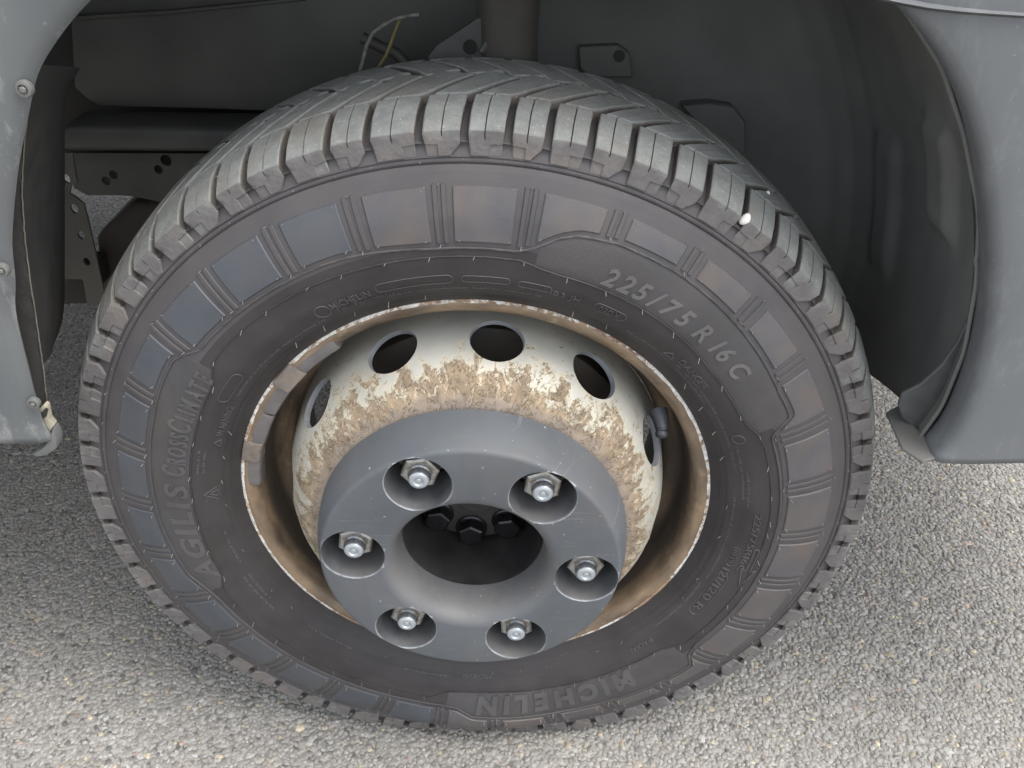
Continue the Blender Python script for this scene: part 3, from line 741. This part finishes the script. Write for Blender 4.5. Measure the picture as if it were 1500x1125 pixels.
# right: bumper corner
A = resample(pin([(1308, 0), (1320, 14), (1356, 52), (1390, 102), (1412, 148), (1428, 200), (1441, 260), (1447, 320), (1450, 380), (1449, 430), (1444, 480), (1434, 530), (1420, 575), (1404, 615), (1386, 648), (1362, 671)], -.130), 60)
B0 = A[-1].copy()
rows = []
def outw(p, i, d):
    a = A[max(0, i-1)]; b = A[min(len(A)-1, i+1)]; t = (b-a)/np.linalg.norm(b-a); n = np.array([-t[1], t[0]])
    if n[0] < 0 and i < 52: n = -n
    f = min(1, max(0, (i-36)/14)); n = n*(1-f)+np.array([1, .03])*f; n = n/np.linalg.norm(n)
    return p+n*d
TGT = [np.array([1.15, A[i][1]*(1-i/59)+(.150)*(i/59)]) for i in range(60)]
for off, y in ((.004, -.092), (.0015, -.112), (0, -.126), (.0012, -.1315), (.0040, -.1350), (.0075, -.1365), (.016, -.1375), (.03, -.1385)):
    rows.append([(lambda q: (q[0], y, q[1]))(outw(A[i], i, off)) for i in range(60)])
st = [outw(A[i], i, .03) for i in range(60)]
for f in (.05, .12, .2, .3, .42, .55, .7, .84, .93, .98, 1):
    rr = []
    for i in range(60):
        q = st[i]*(1-f)+np.array([.93, .452*(1-i/59)+.135*(i/59)])*f
        yy = -.1385-.004*math.sin(PI*f)+.13*max(0, f-.6)**2/.16
        rr.append((q[0], yy, q[1]))
    rows.append(rr)
for yv in (.3, .9, 1.5, 1.9): rows.append([(.96-.02*abs(yv-.9), yv, .452*(1-i/59)+.135*(i/59)) for i in range(60)])
bumper = part(mk('front_bumper', *loft(rows), MT['bumper'], van, 50, 'satin grey plastic bumper corner'))
md = bumper.modifiers.new('thickness', 'SOLIDIFY'); md.thickness = .003; md.offset = -1
# strip on top of the bumper and the dark joint over it
top = resample(pin([(1270, -3), (1290, 2), (1318, 12), (1360, 17), (1430, 20), (1500, 26)], -.128)+[(.6, .440), (.93, .425)], 40)
strip = [[(x, -.139+max(0, x-.7)**2*2, z+.0015) for x, z in top], [(x, -.1425+max(0, x-.7)**2*2, z+.0035) for x, z in top], [(x, -.137+max(0, x-.7)**2*2, z+.0052) for x, z in top], [(x, -.125+max(0, x-.7)**2*2, z+.009) for x, z in top]]
o = part(mk('bumper_top_moulding', *loft(strip), MT['bumper'], van, 50)); m_ = o.modifiers.new('t', 'SOLIDIFY'); m_.thickness = .002
fen = [[(x, -.118+max(0, x-.7)**2*2, z+.006) for x, z in top], [(x, -.124+max(0, x-.7)**2*2, z+.03) for x, z in top], [(x, -.128+max(0, x-.7)**2*2, .62) for x, z in top]]
o = part(mk('front_fender', *loft(fen), plain('dark_green_grey_trim', (.045, .055, .052), .6, dust=(.14, .12, .08), dustamt=.6), van, 50)); m_ = o.modifiers.new('t', 'SOLIDIFY'); m_.thickness = .002
# bumper underside lip
lipz = [(1298, 603), (1322, 590), (1327, 612), (1350, 634), (1385, 646), (1404, 640), (1400, 655), (1380, 668), (1352, 675), (1322, 657)]
P = [atz(a, b, .104) for a, b in lipz]
k = len(P); V = [(p.x, p.y, .104) for p in P]+[(p.x, p.y, .101) for p in P]
F = [tuple(range(k)), tuple(range(2*k-1, k-1, -1))]+[(i, (i+1) % k, k+(i+1) % k, k+i) for i in range(k)]
part(bevelled('bumper_return', *prism(pin([(1322, 577), (1316, 594), (1322, 612), (1345, 632), (1375, 646), (1398, 650), (1420, 600), (1436, 540), (1446, 470), (1449, 400), (1444, 360), (1438, 405), (1424, 455), (1404, 500), (1380, 535), (1350, 562)], -.088), -.088, -.084), plain('return_plastic', (.062, .065, .066), .6), van, .0008, 1))
part(bevelled('bumper_lower_lip', V, F, MT['liner'], van, .0008, 1))

# wheel arch liner: arch section swept inwards, then closing into the inner wall
sec = resample([(.385, .096), (.397, .135), (.400, .19), (.392, .25), (.377, .31), (.350, .368), (.322, .415), (.285, .455), (.22, .488), (.12, .505), (.055, .508)], 110)
LR = np.array([(-.104, .985), (-.085, 1.005), (-.05, 1.015), (-.019, 1.02), (.02, 1.02), (.06, 1.015), (.10, 1.01), (.14, 1.0), (.17, .98), (.195, .94), (.212, .87), (.222, .76), (.226, .6), (.228, .4), (.23, .2)])
def sstep(x): x = min(1, max(0, x)); return x*x*(3-2*x)
def plateau(v, lo, hi, e): return sstep((v-lo)/e)*sstep((hi-v)/e)
rows = []; q_ = np.concatenate([np.linspace(0, 8, 73), np.linspace(8, 14, 25)[1:]])
for q in q_:
    y = float(np.interp(q, range(15), LR[:, 0])); s_ = float(np.interp(q, range(15), LR[:, 1])); rr = []
    zb = .0876-(y+.019)*.31 if y > -.05 else .097
    for i, (x, z) in enumerate(sec):
        zz = zb+(z-.096)*(.508-zb)/(.508-.096)
        d = .010*plateau(zz, .235, .345, .022)*plateau(y, -.040, .022, .016)          # moulded boss
        d += .007*plateau(zz, .14, .30, .03)*plateau(y, .075, .135, .018)
        d += .0012*math.exp(-((zz-.285-.2*(y+.05))/.0025)**2)*sstep((.02-y)/.02)
        xx = (x*s_)-d*(1 if zz < .42 else 0)
        rr.append((xx, y, .06+(zz-.06)*s_ if i else zb))
    rows.append(rr)
o = part(mk('wheel_arch_liner', *loft(rows), MT['liner'], van, 60, 'smooth dark plastic wheel arch liner')); m_ = o.modifiers.new('t', 'SOLIDIFY'); m_.thickness = .003; m_.offset = 1
# raised pad, clip and half-hidden round plug on the liner
def onliner(px, py, y, r, name, mat, h=.003):
    p = at(px, py, y); n = Vector((-.9, -.1, -.2)).normalized()
    V, F = lathe([(.0001, -h), (r*.55, -h), (r*.6, -h*.5), (r*.8, -h*.5), (r*.95, -h*.3), (r, h)], 24)
    o = mk(name, V, F, MT[mat], van, 30); o.rotation_euler = (-n).to_track_quat('Y', 'Z').to_euler(); o.location = (p.x, p.y, p.z+HZ); return o
onliner(1378, 640, -.098, .011, 'liner_clip', 'liner', .004)
# inner panel opening and bracket on the inner wall
wp = pin([(848, 68), (905, 66), (922, 78), (926, 112), (870, 112), (850, 100)], .216)
part(bevelled('inner_bracket', *prism(wp, .214, .226), MT['liner'], van, .001, 1))
p = at(907, 82, .2135); h_ = part(mk('bracket_hole', *prism([(p.x+.006*math.cos(a), p.z+.006*math.sin(a)) for a in np.linspace(0, 2*PI, 14)[:-1]], .2130, .2150), MT['dark'], van))
wp = pin([(1000, 156), (1040, 152), (1075, 158), (1092, 180), (1092, 228), (1040, 200)], .205)
part(bevelled('inner_opening', *prism(wp, .205, .235), MT['liner'], van, .001, 1))

# left: arch trim, felt, rear liner board
te = [(138, -3), (108, 28), (78, 68), (54, 108), (47, 140), (38, 185), (27, 240), (20, 300), (16, 360), (20, 398), (23, 420), (20, 445), (24, 475), (34, 515), (43, 550), (48, 572), (56, 600), (64, 628), (78, 646)]
T = resample(pin(te, -.132), 70)
def toL(p, d, i):
    a = T[max(0, i-1)]; b = T[min(69, i+1)]; t = (b-a)/np.linalg.norm(b-a); n = np.array([t[1], -t[0]]); n = n if n[0] < 0 else -n
    f = min(1, max(0, (i-44)/14)); n = n*(1-f)+np.array([-1, .05])*f; n = n/np.linalg.norm(n)
    return p+n*d
rows = []
for off, y in ((.013, -.110), (.004, -.1225), (.0008, -.129), (.003, -.1330), (.010, -.1355), (.022, -.137), (.040, -.1385), (.055, -.137), (.060, -.133), (.064, -.126)):
    rows.append([(lambda q: (q[0], y, q[1]))(toL(T[i], off, i)) for i in range(70)])
o = part(mk('wheel_arch_trim', *loft(rows), MT['trim'], van, 50, 'scuffed grey plastic arch trim')); m_ = o.modifiers.new('t', 'SOLIDIFY'); m_.thickness = .003; m_.offset = -1
# lower sill behind the trim, running back under the door
sl = []
lowT = [T[i] for i in range(34, 70)]
for f, y in ((0, -.1362), (.08, -.138), (.3, -.14), (1, -.14)):
    sl.append([((toL(T[i], .03, i)[0])*(1-f)+(-2.4)*f, y, (toL(T[i], .03, i)[1])*(1-f)+(T[i][1])*f) for i in range(30, 70)])
o = part(mk('door_sill', *loft(sl), MT['trim'], van, 50)); m_ = o.modifiers.new('t', 'SOLIDIFY'); m_.thickness = .003; m_.offset = -1
# blue-grey body paint above
sl = []
for f, y in ((0, -.1275), (.05, -.1290), (.2, -.131), (1, -.131)):
    sl.append([((toL(T[i], .060, i)[0])*(1-f)+(-2.4)*f, y, (toL(T[i], .060, i)[1])*(1-f)+(.62-(.62-.20)*i/40)*f) for i in range(0, 40)])
o = part(mk('door_skin', *loft(sl), MT['paint'], van, 50)); m_ = o.modifiers.new('t', 'SOLIDIFY'); m_.thickness = .003; m_.offset = -1
# curled bottom corner of the trim
cu_ = [atz(a, b, .100) for a, b in [(78, 640), (93, 634), (96, 622), (90, 610), (100, 640), (80, 652), (40, 655), (0, 652), (0, 640)]]
bp_ = pin([(60, 648), (74, 640), (84, 628), (88, 612), (95, 628), (95, 640), (80, 650), (64, 653)], -.115)
part(bevelled('trim_corner', *prism(bp_, -.131, -.118), MT['liner'], van, .002, 2))
# felt band and bright edge of the rear liner
fe = pin([(46, 132), (43, 165), (37, 205), (34, 255), (34, 300), (38, 350), (44, 400), (53, 455), (60, 505), (66, 550), (70, 590), (72, 632)], -.112)
E1 = resample(fe, 60)
E0 = resample(pin([(46, 128), (34, 190), (22, 250), (14, 310), (10, 360), (10, 400), (12, 450), (22, 510), (33, 555), (44, 595), (55, 625), (68, 642)], -.112), 60)
rows = []
for f in (0, .25, .5, .75, 1):
    rows.append([(E0[i][0]*(1-f)+E1[i][0]*f, -.119+.006*f+random.uniform(-.0012, .0012), E0[i][1]*(1-f)+E1[i][1]*f) for i in range(60)])
felt = part(mk('felt_lining', *loft(rows), MT['linerdark'], van, 50))
part(mk('liner_edge', *tube([(x+random.uniform(-.0003, .0003), -.1135, z) for x, z in E1], .0006, 6), MT['edge'], van, 60))
far = resample([tuple(at(a, b, .03)) for a, b in [(118, 100), (100, 125), (95, 160), (95, 250), (95, 350), (95, 440), (92, 468), (84, 478), (72, 492)]], 60)
near = [np.array([x, -.1125, z]) for x, z in E1]
near = resample([tuple(at(60, 95, -.11))]+[tuple(p) for p in near[:46]], 60)
part(mk('rear_liner_board', *loft([[tuple(near[i]*(1-f)+far[i]*f+np.array([.006*math.sin(PI*f), 0, 0])) for i in range(60)] for f in (0, .2, .4, .6, .8, 1)]), MT['dark'], van, 50, 'flat dark board behind the wheel'))
# torn foam
fo = pin([(58, 598), (66, 590), (71, 592), (75, 612), (82, 620), (74, 632), (62, 636), (57, 620)], -.1225)
part(bevelled('torn_foam', *prism(fo, -.126, -.119), MT['cream'], van, .0012, 2))
fo = pin([(59, 606), (66, 599), (70, 601), (67, 611), (61, 615)], -.128)
part(mk('foam_hole', *prism(fo, -.1275, -.1262), MT['linerdark'], van))
def screw(px, py, y, r):
    p = at(px, py, y)
    V, F = join(lathe([(r, .002), (r, -.0008), (r*.9, -.0022), (r*.62, -.0026), (r*.5, -.0012), (.0001, -.0012)], 28), hexprism(r*.42, -.001, -.0035, .3, .0006))
    o = mk('trim_screw', V, F, MT['screw'], van, 30); o.location = (p.x, y, p.z+HZ)
screw(36, 130, -.1375, .0056); screw(4, 395, -.1400, .0050); screw(50, 590, -.1365, .0050)

# chassis parts behind the wheel
part(bevelled('inner_wing_panel', *prism(pin([(98, -60), (860, -60), (860, 300), (560, 300), (420, 164), (300, 160), (146, 156), (128, 146), (108, 128)], .235), .235, .25), MT['chassis'], van, .004, 2, 'dark inner wing panel'))
part(bevelled('inner_wing_seam', *prism(pin([(104, 22), (250, 14), (450, -6), (450, 0), (250, 20), (104, 28)], .232), .229, .236), MT['chassis'], van, .001, 1))
part(bevelled('inner_wing_back', *prism(pin([(60, -80), (900, -80), (900, 240), (60, 240)], .32), .32, .34), MT['dark'], van, .002, 1))
part(bevelled('cross_tube', *prism(pin([(88, 186), (500, 192), (500, 226), (88, 223)], .20), .20, .26), MT['chassis'], van, .010, 4))
rp = pin([(100, 224), (500, 226), (500, 330), (330, 310), (268, 292), (236, 296), (212, 291), (186, 286), (128, 286), (108, 275)], .235)
holes = []
for px, py, rr in ((166, 256, .0048), (155.5, 265, .0048), (232, 248.5, .0048), (243, 235, .006), (330, 250, .005)):
    p = at(px, py, .235); holes.append(prism([(p.x+rr*math.cos(a), p.z+rr*math.sin(a)*1.1) for a in np.linspace(0, 2*PI, 17)[:-1]], .20, .26))
part(link_mesh('frame_rail', boolean(*prism(rp, .235, .240), holes), MT['chassis'], van, 30, 'dark frame rail with round holes'))
part(mk('frame_rail_back', *prism(pin([(95, 200), (520, 210), (520, 320), (300, 296), (150, 284), (105, 270)], .27), .27, .275), MT['dark'], van))
bk = pin([(90, 224), (106, 224), (109, 245), (113, 268), (104, 272), (102, 284), (112, 290), (123, 299), (128, 320), (134, 345), (143, 385), (153, 432), (158, 447), (128, 448), (122, 412), (119, 409), (90, 409)], .15)
holes = []
for px, py, rr in ((97.5, 262, .0036), (109, 306, .0040), (119, 345, .0036), (127, 383.5, .0036)):
    p = at(px, py, .15); holes.append(prism([(p.x+rr*math.cos(a), p.z+rr*1.35*math.sin(a)) for a in np.linspace(0, 2*PI, 17)[:-1]], .12, .20))
part(link_mesh('chassis_bracket', boolean(*prism(bk, .15, .153), holes), MT['steel'], van, 30, 'perforated dark steel bracket'))
part(bevelled('chassis_block', *prism(pin([(60, 404), (122, 408), (129, 446), (60, 446)], .19), .19, .26), MT['dark'], van, .004, 2))
part(bevelled('suspension_arm', *prism(pin([(192, 296), (232, 290), (420, 290), (330, 560), (150, 560), (148, 420), (139, 347)], .26), .26, .36), MT['rustyarm'], van, .01, 3, 'dark rusty suspension arm'))
# strut, bracket plate and cables over the tyre
def strut():
    p0 = at(745, 200, .10); p1 = at(742, -60, .10); p1 = Vector((p0.x+.002, .10, p0.z+.35))
    return tube([p0, p0.lerp(p1, .3), p0.lerp(p1, .31), p1], [.026, .026, .027, .027], 28)
part(mk('suspension_strut', *strut(), plain('strut_brown_grey', (.046, .045, .042), .85, dust=(.07, .06, .05)), van, 40, 'brownish grey suspension strut'))
pl = pin([(628, 82), (640, 66), (700, 26), (714, 24), (726, 36), (730, 100), (628, 100)], .09)
p = at(689, 68, .09)
part(link_mesh('strut_bracket', boolean(*prism(pl, .088, .092), [prism([(p.x+.0065*math.cos(a), p.z+.0065*math.sin(a)) for a in np.linspace(0, 2*PI, 17)[:-1]], .06, .12)]), plain('bracket_grey', (.045, .048, .047), .6), van, 30))
part(mk('bracket_edge', *tube([at(706, 76, .084), at(722, 52, .084), at(734, 40, .082)], .003, 8), MT['chassis'], van, 40))
part(mk('brake_cable', *tube([at(a, b, .08) for a, b in [(526, 110), (532, 86), (537, 66), (546, 48), (562, 36), (578, 28), (596, 23), (614, 21)]], .0018, 8), MT['wirew'], van, 60, 'pale ribbed conduit'))
part(mk('sensor_wire', *tube([at(a, b, .083) for a, b in [(587, 26), (580, 42), (573, 62), (566, 80), (555, 98), (545, 115)]], .0017, 8), MT['wirey'], van, 60, 'thin yellow wire'))
part(mk('brake_hose', *tube([at(a, b, .10) for a, b in [(530, 55), (556, 68), (580, 78), (600, 100)]], .005, 10), MT['dark'], van, 60))

# rest of the van over and behind the wheel, simple but closed so that it shades the well
def shell():
    V = []; xs = [(-4.2, .56), (-4.2, 1.9), (-4.05, 2.1), (-.9, 2.1), (-.55, 2.0), (.05, 1.30), (.80, .95), (.93, .75), (.93, .56)]
    return prism([(x, z) for x, z in xs], -.112, 1.88)
part(bevelled('van_body', *shell(), MT['paint'], van, .04, 3))
part(mk('underbody', *boxvf(-4.1, .88, .36, 1.80, .20, .55), MT['dark'], van))
part(bevelled('arch_roof', *boxvf(-.42, .60, -.105, .36, .515, .555), MT['dark'], van, .004, 1))

# ------------------------------------------------------------------ road
def road():
    me = bpy.data.meshes.new('asphalt_road'); s = 60
    xs = [-s, -8, -3, -1.5, 1.5, 3, 8, s]; V = [(x, y, 0) for y in xs for x in xs]; n = len(xs)
    return V, [(i*n+j, i*n+j+1, (i+1)*n+j+1, (i+1)*n+j) for i in range(n-1) for j in range(n-1)]
rd = mk('asphalt_road', *road(), MT['ground'], None, 60); rd['kind'] = 'structure'; rd.location.z = -.0008
def chips():
    sp = .0050; xs = np.arange(-1.25, 1.3, sp); ys = np.arange(-.33, 1.55, sp)
    X, Y = np.meshgrid(xs, ys); X = X.ravel(); Y = Y.ravel()
    X = X+rng.uniform(-.5, .5, X.size)*sp; Y = Y+rng.uniform(-.5, .5, Y.size)*sp
    D = np.stack([X-CP[0], Y-CP[1], np.full(X.size, -CP[2])], -1)
    z = D@np.array(fw); px = (D@np.array(r1))/z; py = (D@np.array(u1))/z
    keep = (np.abs(px) < .66) & (np.abs(py) < .50) & ~((Y > .75) & (X > -.2) & (X < .5))
    X, Y = X[keep], Y[keep]; n = X.size
    big = rng.random(n) < .06
    R = np.where(big, rng.uniform(.0048, .0074, n), rng.uniform(.0020, .0043, n))
    hgt = rng.normal(.0, .00040, n).clip(-.0015, .0015)-np.where(big, .0002, 0)
    K = 5; a = np.linspace(0, 2*PI, K, endpoint=False)[None]+rng.uniform(0, 6, n)[:, None]+rng.uniform(-.4, .4, (n, K))
    asp = rng.uniform(.6, 1, n)[:, None]; rot = rng.uniform(0, PI, n)[:, None]
    rad = R[:, None]*rng.uniform(.78, 1.12, (n, K))
    ex = rad*np.cos(a); ey = rad*np.sin(a)*asp
    dx = ex*np.cos(rot)-ey*np.sin(rot); dy = ex*np.sin(rot)+ey*np.cos(rot)
    tx = rng.normal(0, .06, n)[:, None]; ty = rng.normal(0, .06, n)[:, None]
    top = np.stack([X[:, None]+dx*.88, Y[:, None]+dy*.88, hgt[:, None]+dx*tx+dy*ty+rng.uniform(-.0002, .0002, (n, K))], -1)
    bot = np.stack([X[:, None]+dx*1.08, Y[:, None]+dy*1.08, np.full((n, K), -.0045)], -1)
    mid = np.stack([X[:, None]+dx*1.02, Y[:, None]+dy*1.02, hgt[:, None]+dx*tx+dy*ty-R[:, None]*.13], -1)
    V = np.concatenate([top, mid, bot], 1).reshape(-1, 3)
    base = (np.arange(n)*3*K)[:, None]
    j = np.arange(K); j2 = (j+1) % K
    q1 = np.stack([j, K+j, K+j2, j2], -1).ravel(); q2 = np.stack([K+j, 2*K+j, 2*K+j2, K+j2], -1).ravel()
    loops = np.concatenate([np.broadcast_to(j, (n, K))+base, q1[None]+base, q2[None]+base], 1).ravel()
    tot = np.tile(np.array([K]+[4]*(2*K)), n); start = np.concatenate([[0], np.cumsum(tot)[:-1]])
    me = bpy.data.meshes.new('asphalt_stones'); me.vertices.add(len(V)); me.vertices.foreach_set('co', V.astype(np.float32).ravel())
    me.loops.add(len(loops)); me.loops.foreach_set('vertex_index', loops.astype(np.int32))
    me.polygons.add(len(tot)); me.polygons.foreach_set('loop_start', start.astype(np.int32)); me.polygons.foreach_set('loop_total', tot.astype(np.int32))
    me.update(calc_edges=True)
    g = rng.normal(.30, .048, n).clip(.15, .48); col = np.stack([g*1.0, g*.98, g*.94, np.ones(n)], -1)
    w = rng.random(n)
    y_ = w < .035; col[y_] = np.stack([g[y_]*1.45, g[y_]*1.28, g[y_]*.95, np.ones(y_.sum())], -1)
    b_ = (w > .035) & (w < .050); col[b_, :3] = rng.uniform(.34, .46, (b_.sum(), 1))
    d_ = (w > .06) & (w < .085); col[d_, :3] = rng.uniform(.10, .15, (d_.sum(), 1))
    p_ = (w > .12) & (w < .13); col[p_] = np.stack([g[p_]*1.3, g[p_]*1.0, g[p_]*.85, np.ones(p_.sum())], -1)
    ca = me.color_attributes.new('tint', 'FLOAT_COLOR', 'POINT'); ca.data.foreach_set('color', np.repeat(col, 3*K, axis=0).astype(np.float32).ravel())
    me.materials.append(MT['chips'])
    o = bpy.data.objects.new('asphalt_stones', me); S.collection.objects.link(o); o['kind'] = 'stuff'
    o['label'] = 'grey and beige stone aggregate set in the road surface'; o['category'] = 'gravel'
    print('chips', n)
chips()
# small white stones caught in the tread grooves
def pebble(px, py, th, u, r, label):
    me = bpy.data.meshes.new('white_pebble'); bm = bmesh.new(); bmesh.ops.create_icosphere(bm, subdivisions=3, radius=1)
    for v in bm.verts: v.co = Vector((v.co.x*r*.85, v.co.y*r*.8, v.co.z*r*1.15))*(1+random.uniform(-.03, .03)+.12*math.sin(v.co.x*2.2+v.co.z*1.7))
    bm.to_mesh(me); bm.free(); me.materials.append(MT['pebble'])
    for q in me.polygons: q.use_smooth = True
    o = bpy.data.objects.new('white_pebble', me); S.collection.objects.link(o)
    p = tread_pt(th, u, -.002); o.location = (p[0], p[1], p[2]+HZ); o.rotation_euler = (.3, .5, .2)
    o['label'] = label; o['category'] = 'stone'; o['group'] = 'stones wedged in the tread'
pebble(0, 0, math.radians(54.35), -.0850, .0045, 'larger white pebble wedged between shoulder tread blocks at upper right')
pebble(0, 0, math.radians(50.2), -.025, .0028, 'tiny white pebble in tread groove further in, above the larger one')
